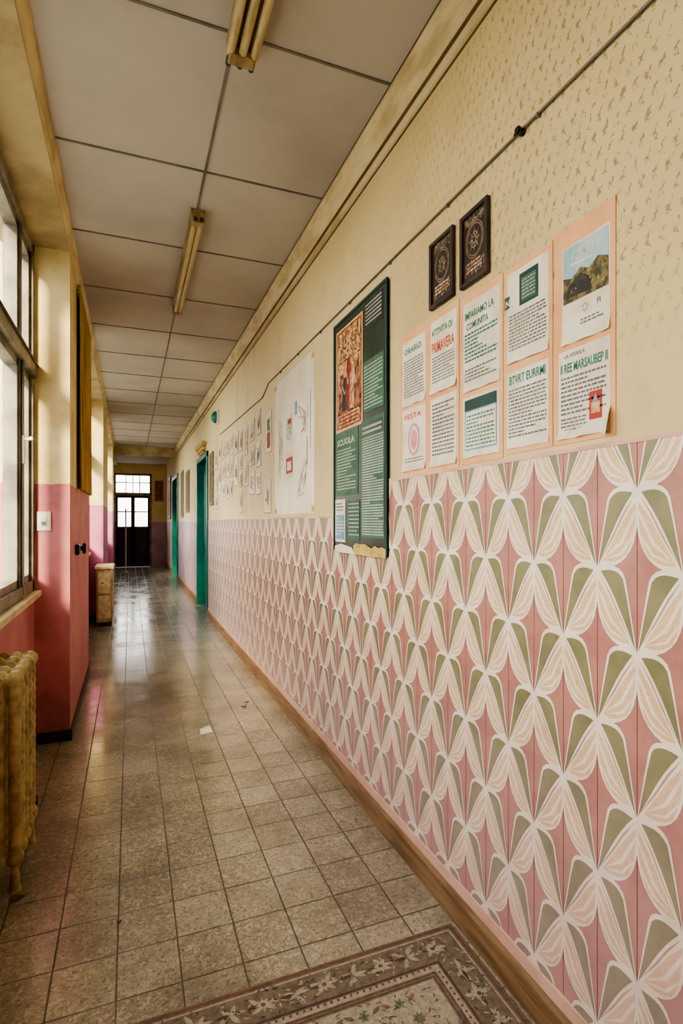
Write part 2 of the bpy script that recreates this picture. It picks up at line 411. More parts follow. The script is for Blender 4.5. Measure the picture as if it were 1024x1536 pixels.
# ------------------------------------------------------------ windows left
M_glass = bpy.data.materials.new('window_glass'); M_glass.use_nodes = True
t = M_glass.node_tree; t.nodes.clear(); o_ = t.nodes.new('ShaderNodeOutputMaterial'); mx = t.nodes.new('ShaderNodeMixShader')
tr = t.nodes.new('ShaderNodeBsdfTransparent'); gl = t.nodes.new('ShaderNodeBsdfGlossy'); gl.inputs['Roughness'].default_value = .05
mx.inputs[0].default_value = .06; t.links.new(tr.outputs[0], mx.inputs[1]); t.links.new(gl.outputs[0], mx.inputs[2]); t.links.new(mx.outputs[0], o_.inputs[0])
def window(name, y0, y1, posts):
    b = MB(); xo, xi = -.70, -.62
    zb, zt = SILL+.04, 3.36
    b.box(xo, xi+.02, y0, y1, zb, zb+.07, M_frame); b.box(xo, xi+.02, y0, y1, zt-.07, zt, M_frame)
    b.box(xo, xi+.02, y0, y0+.06, zb, zt, M_frame); b.box(xo, xi+.02, y1-.06, y1, zb, zt, M_frame)
    b.box(xo-.01, xi+.035, y0, y1, 2.47, 2.55, M_frame); b.box(xo, xi+.045, y0, y1, 2.545, 2.56, M_dark)
    for p in posts:
        b.box(xo, xi+.01, p-.03, p+.03, zb, zt, M_frame)
        b.box(xi, xi+.012, p-.004, p+.004, zb, zt, M_dark)
    pp = [y0+.03]+sorted(posts)+[y1-.03]
    for a, c in zip(pp[:-1], pp[1:]):
        for z0, z1 in ((zb+.07, 2.47), (2.55, zt-.07)):
            a2, c2 = a+.03, c-.03
            for q in ((a2, a2+.035, z0, z1), (c2-.035, c2, z0, z1), (a2, c2, z0, z0+.045), (a2, c2, z1-.045, z1)):
                b.box(xo+.015, xi, q[0], q[1], q[2], q[3], M_frame)
            b.box(xo+.03, xo+.034, a2, c2, z0, z1, M_glass)
    for p in posts[-1:]:
        b.box(xi+.01, xi+.03, p-.012, p+.012, 1.85, 2.02, M_steel)
        b.tube((xi+.025, p, 2.0), (xi+.07, p-.0, 2.0), .009, M_white); b.tube((xi+.07, p-.05, 2.0), (xi+.07, p+.01, 2.0), .010, M_white)
        b.tube((xi+.02, p, zb+.02), (xi+.02, p, 2.47), .008, M_steel)
    b.obj(name)
window('window_1', -.5, 4.14, [.1, .8, 1.5, 2.3, 3.0, 3.72])
window('window_2', 5.94, 9.1, [6.7, 7.5, 8.3])
window('window_3', 10.9, 14.0, [11.7, 12.5, 13.2])
b = MB()
for y0, y1 in WIN: b.cbox(-.8, -.555, y0, y1, SILL, SILL+.042, M_trim, .005)
b.obj('trim_window_sills')

# ------------------------------------------------------------ doors right
def door(name, d):
    y0, y1, zt = d; b = MB()
    b.box(XW-.025, XW, y0-.05, y0+.02, 0, zt+.04, M_teal); b.box(XW-.025, XW, y1-.02, y1+.05, 0, zt+.04, M_teal)
    b.box(XW-.025, XW, y0-.05, y1+.05, zt-.03, zt+.05, M_teal)
    b.box(XW, XW+.2, y0, y0+.02, 0, zt, M_teal); b.box(XW, XW+.2, y1-.02, y1, 0, zt, M_teal); b.box(XW, XW+.2, y0, y1, zt-.02, zt, M_teal)
    ym = (y0+y1)/2
    for a, c in ((y0+.02, ym-.003), (ym+.003, y1-.02)):
        b.box(XW+.10, XW+.145, a, c, 0.01, zt-.02, M_teal)
        for z0, z1 in ((.15, .95), (1.1, zt-.2)):
            b.box(XW+.09, XW+.10, a+.08, c-.08, z0, z1, M_teal); b.box(XW+.082, XW+.09, a+.12, c-.12, z0+.05, z1-.05, M_teal)
    b.box(XW+.06, XW+.10, ym-.06, ym-.03, 1.0, 1.16, M_steel); b.tube((XW+.05, ym-.045, 1.1), (XW+.05, ym-.16, 1.1), .009, M_steel)
    return b.obj(name)
door('door_1', D1); door('door_2', D2)

# ------------------------------------------------------------ posters on orange card
def paper(b, yl, yr, zb, zt, off=.0035):
    n = 8; vs = []
    for j, (z, lift) in enumerate(((zb, R.uniform(.004, .010)), (zb+(zt-zb)*.12, .0005), (zt, 0))):
        for i in range(n+1):
            y = yl+(yr-yl)*i/n
            w = lift*abs(math.sin(i*.8+yl*9)) if j == 0 else 0
            vs.append((XW-off-w, y, z+(R.uniform(-.0015, .0015) if j != 1 else 0)))
    fs = []
    for j in range(2):
        for i in range(n): a = j*(n+1)+i; fs.append((a, a+1, a+n+2, a+n+1))
    b.add(vs, fs, M_paper)
def backing(b, yl, yr, zb, zt): b.box(XW-.003, XW-.0005, yl, yr, zb, zt, M_orange)
O = .0045
b = MB(); backing(b, 1.238, 1.027, 1.722, 2.335)
paper(b, 1.208, 1.042, 2.0, 2.275); b.wq(1.203, 1.047, 2.115, 2.27, O, M_sky)
b.wpoly([(1.203, 2.115), (1.047, 2.115), (1.047, 2.19), (1.08, 2.205), (1.11, 2.185), (1.14, 2.2), (1.17, 2.18), (1.203, 2.19)], O+.0003, M_earth)
b.wpoly([(1.19, 2.13), (1.10, 2.125), (1.105, 2.16), (1.14, 2.185), (1.185, 2.16)], O+.0006, M_stone)
for i in range(7): b.ribbon([(1.17-i*.011, 2.215), (1.165-i*.011+R.uniform(-.01, .01), 2.25+R.uniform(-.008, .008))], .003, O+.0006, M_paper)
b.ribbon([(1.175, 2.218), (1.10, 2.214)], .004, O+.0007, M_white)
for i in range(14):
    y, z = R.uniform(1.06, 1.19), R.uniform(2.13, 2.18); b.ribbon([(y, z), (y+R.uniform(-.03, .03)*.5, z+R.uniform(-.01, .01))], .0025, O+.0008+i*2e-5, R.choice((M_stone, M_icon2, M_earth)))
b.ribbon([(1.125+.008*math.cos(a/2), 2.085+.010*math.sin(a/2)) for a in range(13)], .002, O, M_ink)
add_text(b, 'Fl', 1.085, 2.08, .02, O, M_ink); textlines(b, 1.14, 1.06, 2.058, 2.04, 2, O, M_ink)
b.obj('poster')
b = MB(); paper(b, 1.222, 1.042, 1.735, 1.985)
add_text(b, 'II REE MARSAUBEP II', 1.215, 1.922, .036, O, M_inkg, .165); add_text(b, 'LA SCUOLA', 1.20, 1.963, .014, O, M_ink)
textlines(b, 1.212, 1.055, 1.912, 1.80, 9, O, M_ink, .45); textlines(b, 1.212, 1.12, 1.795, 1.755, 4, O, M_ink, .45)
b.wq(1.11, 1.068, 1.775, 1.85, O, M_red); b.wq(1.104, 1.074, 1.79, 1.82, O+.0004, M_icon2); b.wpoly([(1.1, 1.82), (1.08, 1.817), (1.088, 1.843)], O+.0005, M_blue)
b.add([(XW-.004, 1.075, 1.735), (XW-.03, 1.035, 1.722), (XW-.022, 1.03, 1.78), (XW-.004, 1.042, 1.80)], [(0, 1, 2, 3)], M_paper)
b.obj('poster')
b = MB(); backing(b, 1.463, 1.247, 1.722, 2.325)
paper(b, 1.449, 1.262, 2.012, 2.305); b.wq(1.39, 1.305, 2.185, 2.285, O, M_inkb); b.wq(1.38, 1.315, 2.195, 2.27, O+.0003, M_board2)
textlines(b, 1.378, 1.318, 2.265, 2.2, 6, O+.0006, M_chalk, .3)
b.wq(1.463, 1.437, 2.195, 2.235, O, M_board); add_text(b, 'N', 1.458, 2.203, .028, O+.0004, M_paper)
textlines(b, 1.44, 1.27, 2.17, 2.05, 11, O, M_ink, .45); b.obj('poster')
b = MB(); paper(b, 1.452, 1.262, 1.738, 1.985)
add_text(b, 'BTVRT EURRMI', 1.44, 1.944, .038, O, M_inkg, .165); textlines(b, 1.442, 1.27, 1.93, 1.77, 14, O, M_ink, .45); b.obj('poster')
b = MB(); backing(b, 1.718, 1.474, 1.712, 2.33)
paper(b, 1.700, 1.488, 1.975, 2.30); add_text(b, 'IMPARIAMO LA', 1.69, 2.24, .036, O, M_inkg, .17); add_text(b, 'COMUNITA', 1.68, 2.20, .034, O, M_inkg, .13)
textlines(b, 1.69, 1.50, 2.19, 2.08, 8, O, M_inkg, .5, .6); textlines(b, 1.69, 1.50, 2.06, 2.01, 4, O, M_ink, .45, .6); b.obj('poster')
b = MB(); paper(b, 1.702, 1.492, 1.735, 1.955); b.wq(1.69, 1.503, 1.76, 1.94, O, M_blue); b.wq(1.684, 1.509, 1.766, 1.90, O+.0003, M_paper)
b.wq(1.69, 1.503, 1.905, 1.945, O+.0003, M_inkb); textlines(b, 1.678, 1.515, 1.89, 1.77, 9, O+.0006, M_inkg, .45); b.obj('poster')
b = MB(); backing(b, 2.20, 1.73, 1.70, 2.30+.04)
paper(b, 1.935, 1.745, 2.02, 2.315); add_text(b, 'ATTIVITA DI', 1.925, 2.255, .036, O, M_inkg, .15)
add_text(b, 'PRIMAVERA', 1.925, 2.185, .058, O, M_inkr, .165); textlines(b, 1.92, 1.76, 2.17, 2.06, 9, O, M_ink, .45); b.obj('poster')
b = MB(); paper(b, 1.935, 1.745, 1.725, 2.0); textlines(b, 1.92, 1.76, 1.98, 1.765, 14, O, M_ink, .45); b.obj('poster')
b = MB(); paper(b, 2.180, 1.975, 2.015, 2.30); add_text(b, 'ORARIO', 2.16, 2.245, .036, O, M_inkg, .15); textlines(b, 2.165, 1.99, 2.22, 2.05, 14, O, M_ink, .45); b.obj('poster')
b = MB(); paper(b, 2.180, 1.975, 1.725, 2.0); add_text(b, 'FESTA', 2.16, 1.955, .03, O, M_inkr, .15)
b.ribbon([(2.075+.045*math.cos(a*.314), 1.86+.065*math.sin(a*.314)) for a in range(21)], .012, O, M_pinkp)
b.wpoly([(2.075+.028*math.cos(a*.628), 1.86+.045*math.sin(a*.628)) for a in range(10)], O, M_pinkp); textlines(b, 2.16, 1.99, 1.785, 1.76, 2, O, M_ink, .35)
b.obj('poster')

# ------------------------------------------------------------ framed plaques
def plaque(y1, y0, z0, z1):
    b = MB(); w = .016
    for q in ((y0, y0+w, z0, z1), (y1-w, y1, z0, z1), (y0+w, y1-w, z0, z0+w), (y0+w, y1-w, z1-w, z1)):
        b.cbox(XW-.018, XW, q[0], q[1], q[2], q[3], M_dark, .003)
    b.box(XW-.008, XW, y0+w, y1-w, z0+w, z1-w, M_plq)
    yc, zc = (y0+y1)/2, (z0+z1)/2
    for r1, n in ((.052, 20), (.045, 20), (.022, 14)):
        b.ribbon([(yc+r1*math.cos(i*2*math.pi/n), zc+.02+r1*1.25*math.sin(i*2*math.pi/n)) for i in range(n+1)], .004, .0086, M_silver)
    for i in range(8):
        a = i*math.pi/4; b.wpoly([(yc+.008*math.cos(a-.5), zc+.02+.01*math.sin(a-.5)), (yc+.04*math.cos(a), zc+.02+.05*math.sin(a)), (yc+.008*math.cos(a+.5), zc+.02+.01*math.sin(a+.5))], .0088+i*1e-5, M_silver)
    for i in range(120):
        y = R.uniform(y0+.025, y1-.03); z = R.choice((R.uniform(z0+.025, zc-.055), R.uniform(zc+.08, z1-.025)))
        a = R.uniform(0, 3); b.ribbon([(y, z), (y+.008*math.cos(a), z+.008*math.sin(a)), (y+.012*math.cos(a+1), z+.012*math.sin(a+1))], .003, .0086+i*3e-6, M_silver)
    textlines(b, y1-.04, y0+.04, zc-.05, zc-.09, 3, .0095, M_skin, .5)
    b.obj('framed_plaque')
plaque(1.928, 1.755, 2.362, 2.632); plaque(1.708, 1.541, 2.358, 2.624)

# ------------------------------------------------------------ green notice board
bx = .009
b = MB(); b.box(XW-.016, XW-bx, 2.31, 3.03, 1.335, 2.665, M_board)
for q in ((2.31, 2.325, 1.335, 2.665), (3.015, 3.03, 1.335, 2.665), (2.325, 3.015, 2.65, 2.665), (2.325, 3.015, 1.335, 1.35)):
    b.box(XW-.021, XW-bx, q[0], q[1], q[2], q[3], M_inkb)
o1 = .0175
b.wq(2.985, 2.60, 2.02, 2.61, o1, M_orange); b.wq(2.972, 2.613, 2.035, 2.60, o1+.0005, M_icon)
b.wq(2.955, 2.63, 2.42, 2.585, o1+.001, M_icon2)
b.wq(2.955, 2.63, 2.13, 2.41, o1+.0008, M_icon2)
for i_, (yc, h_, mt) in enumerate(((2.90, .27, M_icon), (2.845, .24, M_stone), (2.79, .36, M_icon3), (2.73, .26, M_skin), (2.67, .30, M_icon))):
    zb = 2.13; q = o1+.0012+i_*.0004
    b.wpoly([(yc-.045, zb), (yc+.045, zb), (yc+.035, zb+h_*.6), (yc+.02, zb+h_*.8), (yc-.02, zb+h_*.8), (yc-.035, zb+h_*.6)][::-1], q, mt)
    b.wpoly([(yc+.018*math.cos(a*.63), zb+h_*.88+.024*math.sin(a*.63)) for a in range(10)], q+.0001, M_skin)
    b.ribbon([(yc-.03, zb+h_*.5), (yc+.02, zb+h_*.3), (yc+.03, zb+.02)], .008, q+.0002, M_stone)
    b.ribbon([(yc+.035, zb+h_*.6), (yc+.01, zb+h_*.4), (yc-.035, zb+h_*.55)], .007, q+.00025, M_skin)
for i in range(80):
    y = R.uniform(2.65, 2.93); z = R.uniform(2.43, 2.575); a = R.uniform(0, 3)
    b.ribbon([(y, z), (y+.018*math.cos(a), z+.018*math.sin(a))], .007, o1+.002+i*1e-5, R.choice((M_icon, M_skin, M_stone, M_icon3)))
b.wq(2.95, 2.64, 2.045, 2.115, o1+.001, M_icon2); textlines(b, 2.94, 2.65, 2.11, 2.05, 3, o1+.002, M_icon3, .5)
b.wq(2.57, 2.36, 2.49, 2.635, o1+.0005, M_stone); textlines(b, 2.56, 2.37, 2.625, 2.51, 6, o1+.001, M_chalk, .35)
b.wq(2.59, 2.345, 2.065, 2.33, o1+.0004, M_board2); textlines(b, 2.58, 2.36, 2.31, 2.08, 13, o1+.0008, M_chalk, .32, .5)
b.wq(2.615, 2.34, 1.42, 2.03, o1, M_board2); b.wq(2.60, 2.36, 1.95, 2.01, o1+.0004, M_board); textlines(b, 2.60, 2.37, 2.0, 1.95, 2, o1+.001, M_chalk, .5); textlines(b, 2.605, 2.35, 1.94, 1.43, 38, o1+.001, M_chalk, .48)
b.wq(2.99, 2.66, 1.65, 2.015, o1, M_board2); add_text(b, 'SCUOLA', 2.97, 1.94, .05, o1+.001, M_chalk, .26); textlines(b, 2.975, 2.69, 1.92, 1.68, 14, o1+.001, M_chalk, .34, .5)
b.wq(2.80, 2.64, 1.40, 1.62, o1+.0006, M_board2); textlines(b, 2.79, 2.65, 1.61, 1.42, 9, o1+.001, M_chalk, .3)
b.wq(3.00, 2.84, 1.385, 1.63, o1+.001, M_paper); b.wq(2.985, 2.855, 1.40, 1.54, o1+.0015, M_blue); textlines(b, 2.98, 2.86, 1.53, 1.42, 6, o1+.002, M_paper, .4); textlines(b, 2.985, 2.86, 1.615, 1.56, 3, o1+.002, M_ink, .4)
pts = [(2.72, 1.325)]+[(2.72-i*.04, 1.375+R.uniform(-.012, .016)) for i in range(11)]+[(2.32, 1.325)]
b.wpoly([(y, z) for y, z in pts][::-1], o1+.004, M_yellow)
b.wpoly([(3.0, 1.325), (2.7, 1.325), (2.74, 1.36), (2.9, 1.375), (3.0, 1.36)], o1+.0045, M_drawp)
b.obj('notice_board')

# ------------------------------------------------------------ plastic sheet with drawings + drawings
def scribble(b, yc, zc, w, h, mt, n=5, off=.004, wd=.005):
    pts = [(yc+R.uniform(-w, w)/2, zc+R.uniform(-h, h)/2) for _ in range(n)]
    sm = []
    for i in range(len(pts)-1):
        for k in range(4):
            t = k/4; sm.append((pts[i][0]*(1-t)+pts[i+1][0]*t+.01*math.sin(i+k*1.5), pts[i][1]*(1-t)+pts[i+1][1]*t+.01*math.cos(i*2+k)))
    b.ribbon(sm, wd, off+R.uniform(0, .0004), mt)
b = MB(); b.box(XW-.003, XW-.0005, 3.44, 4.50, 1.56, 2.66, M_plastic)
def draw(b, yc, zc, w, h, frame=M_paper):
    b.wq(yc+w/2, yc-w/2, zc-h/2, zc+h/2, .0034, frame)
    for _ in range(4): scribble(b, yc, zc, w*.8, h*.8, R.choice((M_ink, M_pencil, M_pencil, M_inkr, M_yellow)), 5)
draw(b, 4.05, 2.22, .18, .24); draw(b, 4.05, 1.95, .20, .22); b.wq(4.14, 3.96, 1.88, 2.0, .0047, M_red); b.wq(4.11, 3.99, 1.9, 1.97, .0052, M_paper); b.wq(4.09, 4.0, 2.26, 2.3, .0047, M_red)
for _ in range(3):
    scribble(b, 3.68, 2.25, .25, .25, M_pencil, 6); scribble(b, 3.70, 1.85, .25, .35, M_pencil, 6); scribble(b, 4.3, 2.1, .2, .5, M_pencil, 6)
b.ribbon([(3.52, 2.0), (3.52, 2.4)], .01, .004, M_ink); b.ribbon([(3.6, 1.9), (3.6, 2.1)], .014, .004, M_board2); b.wq(3.9, 3.84, 2.3, 2.4, .004, M_blue)
for z in (2.63, 1.59):
    for y in (3.47, 4.47): b.wq(y+.03, y-.03, z-.02, z+.02, .0042, M_yellow)
b.obj('drawing_sheet')
dl = [(4.72, 2.3, .22, .36), (4.76, 1.73, .26, .30)]
y = 5.02
while y < 7.85:
    z = 2.62-R.uniform(0, .12)
    w = R.uniform(.18, .30)
    while z > 1.68:
        h = R.uniform(.16, .36)
        if z-h < 1.56: break
        dl.append((y+w/2+R.uniform(-.01, .01), z-h/2, w*R.uniform(.75, 1), h)); z -= h+R.uniform(.02, .07)
    y += w+.04
for yc, zc, w, h in dl:
    b = MB(); b.box(XW-.0025, XW-.0005, yc-w/2, yc+w/2, zc-h/2, zc+h/2, R.choice((M_drawp, M_plastic, M_paper)))
    for _ in range(3): scribble(b, yc, zc, w*.72, h*.75, R.choice((M_pencil, M_pencil, M_pencil, M_ink, M_icon2)), 6, wd=.006)
    for e_ in ((yc-w/2, yc+w/2, zc-h/2, zc-h/2+.006), (yc-w/2, yc-w/2+.012, zc-h/2, zc+h/2)): b.wq(e_[0], e_[1], e_[2], e_[3], .0049, M_pencil)
    if R.random() < .3: b.wq(yc+w*.2, yc-w*.1, zc-h*.2, zc+h*.1, .005, R.choice((M_icon3, M_board2, M_icon, M_skin)))
    if abs(yc-4.72) < .01: b.wq(yc+.06, yc-.05, zc-.14, zc, .005, M_icon3); b.wq(yc+.06, yc-.03, zc+.02, zc+.12, .005, M_board2)
    b.obj('child_drawing')
def pframe(y0, y1, z0, z1):
    b = MB(); b.cbox(XW-.02, XW, y0, y1, z0, z1, M_wood, .004); b.wq(y1-.05, y0+.05, z0+.05, z1-.05, .021, M_earth)
    scribble(b, (y0+y1)/2, (z0+z1)/2, .3, .4, M_icon2, 6, .022); b.obj('picture_frame')
pframe(8.12, 8.5, 1.75, 2.55); pframe(11.6, 12.3, 1.7, 2.6); pframe(12.9, 13.5, 1.6, 2.7)

# ------------------------------------------------------------ conduit
b = MB(); zc = 2.728
b.tube((XW-.008, YB, zc), (XW-.008, 4.7, zc+.01), .0045, M_steel, 8); b.tube((XW-.008, 4.7, zc+.01), (XW-.008, 4.95, zc-.07), .0045, M_steel, 8)
b.tube((XW-.008, 4.95, zc-.07), (XW-.008, 7.5, zc-.03), .0045, M_steel, 8)
for y in [YB+.5*i+.3 for i in range(14)]: b.cbox(XW-.015, XW, y-.004, y+.004, zc-.008, zc+.008, M_steel, .002)
b.tube((XW, 1.375, zc), (XW-.03, 1.375, zc), .012, M_black, 14, [(0, .013), (.3, .013), (.45, .008), (.6, .012), (.85, .013), (1, .007)])
b.tube((XW-.012, 1.375, zc), (XW-.014, 1.40, zc+.004), .006, M_black, 8)
b.obj('wall_conduit')

# ------------------------------------------------------------ fluorescent fixtures
def fixture(y0, y1, xc, w, ntube):
    b = MB(); z = H
    b.extr_y([(xc-w/2, z), (xc-w/2, z-.028), (xc-w*.28, z-.055), (xc+w*.28, z-.055), (xc+w/2, z-.028), (xc+w/2, z)][::-1], y0, y1, M_lampbody)
    for y in (y0, y1-.03): b.cbox(xc-w*.46, xc+w*.46, y-.012, y+.042, z-.098, z-.03, M_lampbody, .006)
    for i in range(ntube):
        x = xc+(i-(ntube-1)/2)*w*.4
        b.tube((x, y0+.03, z-.076), (x, y1-.03, z-.076), .0165, M_tube, 14)
        for y, s in ((y0, -1), (y1, 1)): b.tube((x, y, z-.076), (x, y+s*.03, z-.076), .012, M_dark, 10)
    b.obj('fluorescent_lamp')
fixture(.75, 2.17, .415, .115, 3); fixture(3.42, 4.98, .39, .085, 2)

# ------------------------------------------------------------ radiator
b = MB(); sec = .090; n = 5; yend = 2.93
rr2 = [(i/80, .022+.0018*math.sin(i*1.3)) for i in range(81)]
xs = (-.436, -.492, -.546)
for i in range(n):
    y = yend-.04-i*sec
    for x in xs:
        b.tube((x, y, .14), (x, y, .86), .026, M_gold, 14, rr2)
        b.tube((x, y, .83), (x, y, .895), .03, M_gold, 14, [(0, .022), (.4, .033), (.75, .030), (1, .012)])
        b.tube((x, y, .17), (x, y, .10), .03, M_gold, 14, [(0, .022), (.4, .033), (.75, .030), (1, .012)])
    for z in (.14, .86):
        b.cbox(-.576, -.406, y-.020, y+.020, z-.022, z+.022, M_gold, .012)
for z in (.14, .86): b.tube((-.492, yend-.04-(n-1)*sec-.045, z), (-.492, yend+.012, z), .022, M_gold, 14)
for y in (yend-.04, yend-.04-(n-1)*sec):
    for x in (xs[0], xs[2]): b.tube((x, y, 0), (x, y, .14), .02, M_gold, 10, [(0, .024), (.15, .02), (.6, .016), (1, .022)])
b.tube((-.492, yend, .14), (-.492, yend+.07, .14), .013, M_iron); b.tube((-.492, yend+.07, .0), (-.492, yend+.07, .19), .012, M_iron)
b.tube((-.492, yend+.07, .14), (-.42, yend+.07, .14), .018, M_iron, 12, [(0, .012), (.5, .014), (.55, .024), (1, .022)])
b.obj('radiator')

# ------------------------------------------------------------ left wall fittings
b = MB(); b.cbox(-.585, -.50, 4.128, 4.14, 1.44, 1.57, M_white, .003); b.cbox(-.560, -.525, 4.122, 4.130, 1.475, 1.535, M_white, .002); b.box(-.556, -.529, 4.120, 4.123, 1.48, 1.503, M_steel)
b.obj('light_switch')
b = MB(); b.tube((XL, 4.75, 1.29), (XL+.06, 4.75, 1.29), .04, M_black, 20, [(0, .03), (.2, .03), (.25, .018), (.55, .018), (.6, .042), (.85, .045), (1, .036)])
b.cbox(XL, XL+.03, 4.5, 4.62, 1.25, 1.33, M_black, .008); b.tube((XL+.015, 4.6, 1.29), (XL+.015, 4.75, 1.29), .01, M_black)
b.obj('door_buzzer')
b = MB(); N = 84; y0, y1 = 4.62, 5.86; vs = []; fs = []
for j, z in enumerate((3.30, 3.2, 2.8, 2.3, 1.9, 1.76)):
    for i in range(N+1):
        y = y0+(y1-y0)*i/N; am = .010+.008*(j/5)
        vs.append((XL+.022+am*math.sin(i*.75+.15*j), y, z))
for j in range(5):
    for i in range(N):
        a = j*(N+1)+i; fs.append((a, a+1, a+N+2, a+N+1))
b.add(vs, fs, M_mustard, True); b.tube((XL+.022, 4.6, 3.31), (XL+.022, 5.92, 3.31), .008, M_mustard)
for y in (4.62, 5.9): b.box(XL, XL+.03, y-.01, y+.01, 3.29, 3.33, M_trim)
b.obj('curtain')
b = MB(); cx0, cx1, cy0, cy1 = -.45, -.235, 8.45, 8.95
b.cbox(cx0, cx1, cy0, cy1, .06, .82, M_cab, .01); b.cbox(cx0-.02, cx1+.02, cy0-.02, cy1+.02, .82, .87, M_trim, .01); b.box(cx0+.01, cx1-.01, cy0+.01, cy1, 0, .06, M_dark)
b.box(cx0+.03, cx1-.03, cy0-.008, cy0, .12, .44, M_trim); b.box(cx0+.03, cx1-.03, cy0-.008, cy0, .48, .78, M_trim); b.box(cx1, cx1+.008, cy0+.05, cy1-.05, .12, .78, M_trim)
b.tube((cx0+.06, cy0-.02, .63), (cx0+.1, cy0-.02, .63), .006, M_iron); b.obj('cabinet')
b = MB(); b.cbox(XW-.03, XW, 7.6, 7.8, 2.88, 3.06, M_white, .006)
b.tube((XW-.02, 7.7, 2.97), (XW-.10, 7.7, 2.97), .1, M_teal, 20, [(0, .09), (.5, .08), (.8, .055), (1, .02)]); b.obj('emergency_lamp')
b = MB(); b.cbox(XW-.06, XW, 9.0, 9.8, 2.68, 2.74, M_yellow, .01); b.cbox(XW-.09, XW, 8.95, 9.85, 2.74, 2.82, M_yellow, .02); b.cbox(XW-.04, XW, 9.1, 9.7, 2.64, 2.68, M_yellow, .01); b.obj('door_hood')
b = MB(); b.cbox(XW-.03, XW, 17.0, 18.3, 1.6, 2.9, M_wood, .01); b.wq(18.2, 17.1, 1.7, 2.8, .031, M_icon3); b.obj('picture_frame')
b = MB(); b.cbox(.78, 1.05, YE-.02, YE, 2.2, 2.9, M_wood, .005); b.box(.81, 1.02, YE-.024, YE-.02, 2.24, 2.86, M_icon); b.obj('picture_frame')
b = MB(); b.tube((-.12, 17.5, 0), (-.12, 17.5, 1.9), .02, M_white, 12, [(0, .10), (.01, .10), (.02, .02), (.98, .02), (1, .03)]); b.obj('coat_stand')

# ------------------------------------------------------------ rug
Rg_base = mat('rug_umber', srgb(128, 114, 96), srgb(104, 92, 78), 60, .95, bump=.4)
Rg_light = mat('rug_grey_beige', srgb(174, 165, 144), srgb(148, 139, 120), 70, .95, bump=.4)
Rg_red = mat('rug_faded_red', srgb(118, 86, 72), srgb(100, 74, 62), 60, .95, bump=.3)
Rg_green = mat('rug_sage', srgb(100, 124, 98), srgb(86, 108, 86), 60, .95)
Rg_dark = mat('rug_dark', srgb(90, 76, 66), srgb(72, 62, 52), 60, .95)
b = MB(); rx0, rx1, ry0, ry1 = -.30, 1.112, -.55, 1.725
b.cbox(rx0, rx1, ry0, ry1, 0.0, .008, Rg_base, .003)
zc_ = [.0088]
def rq(x0, x1, y0, y1, z, mt): b.add([(x0, y0, z), (x1, y0, z), (x1, y1, z), (x0, y1, z)], [(0, 1, 2, 3)], mt)
def ring(ins, w, z, mt):
    a, c, d, e = rx0+ins, rx1-ins, ry0+ins, ry1-ins
    rq(a, c, e-w, e, z, mt); rq(a, c, d, d+w, z, mt); rq(a, a+w, d+w, e-w, z, mt); rq(c-w, c, d+w, e-w, z, mt)
ring(.008, .012, .0084, Rg_red); ring(.026, .006, .0084, Rg_light); ring(.135, .008, .0084, Rg_dark); ring(.147, .02, .0084, Rg_light); ring(.170, .006, .0084, Rg_red); ring(.182, .004, .0084, Rg_dark)
rq(rx0+.192, rx1-.192, ry0+.192, ry1-.192, .0084, Rg_light)
def leafp(cx, cy, a, L, w, mt):
    zc_[0] += 3e-7; z = zc_[0]
    ca, sa = math.cos(a), math.sin(a); pts = []
    for t, s in ((0, 0), (.3, .5), (.65, .42), (1, 0), (.65, -.42), (.3, -.5)):
        x, y = t*L, s*w; pts.append((cx+x*ca-y*sa, cy+x*sa+y*ca, z))
    b.add(pts[::-1], [tuple(range(6))], mt)
def rosette(cx, cy, r, m1, m2, k=8):
    for i in range(k): leafp(cx, cy, i*2*math.pi/k, r, r*.42, m1)
    zc_[0] += 3e-7
    b.add([(cx+r*.3*math.cos(i*.785), cy+r*.3*math.sin(i*.785), zc_[0]) for i in range(8)], [tuple(range(8))], m2)
def border_path(ins, step):
    a, c, d, e = rx0+ins, rx1-ins, ry0+ins, ry1-ins; x = a
    while x < c: yield x, e, 0; yield x, d, 0; x += step
    y = d+step
    while y < e-step*.5: yield a, y, 1; yield c, y, 1; y += step
i = 0
for x, y, dr in border_path(.083, .10):
    i += 1
    for a in (.7, 2.4, 3.9, 5.5): leafp(x+R.uniform(-.01, .01), y+R.uniform(-.01, .01), a+dr*.8+R.uniform(-.5, .5), .045, .016, Rg_light)
    leafp(x, y, 0+dr*1.57, .05, .012, Rg_light); leafp(x, y, 3.14+dr*1.57, .05, .012, Rg_dark)
    if (i//2) % 2 == 0: rosette(x, y, .026, Rg_light, Rg_red, 8)
for _ in range(5200):
    x = R.uniform(rx0+.03, rx1-.03); y = R.uniform(ry0+.03, ry1-.03)
    dd = min(x-rx0, rx1-x, y-ry0, ry1-y)
    if dd < .125: leafp(x, y, R.uniform(0, 6.28), R.uniform(.010, .024), .006, R.choice((Rg_light, Rg_dark, Rg_base)))
    elif dd > .2: leafp(x, y, R.uniform(0, 6.28), R.uniform(.010, .03), .005, R.choice((Rg_base, Rg_base, Rg_red)))
for x, y, dr in border_path(.157, .022): leafp(x-.005, y, .78, .011, .009, Rg_red)
for x, y, dr in border_path(.235, .12): rosette(x, y, .020, Rg_green, Rg_red, 6); leafp(x+.03, y, .5, .035, .012, Rg_base); leafp(x-.03, y, 2.6, .035, .012, Rg_base)
for x, y, dr in border_path(.30, .09): rosette(x, y, .022, Rg_base, Rg_green, 8)
for r_ in (.28, .22, .15):
    cx, cy = (rx0+rx1)/2, (ry0+ry1)/2
    for i in range(20): rosette(cx+r_*math.cos(i*.314), cy+1.4*r_*math.sin(i*.314), .03, Rg_red if r_ > .2 else Rg_green, Rg_dark, 6)
b.obj('rug')

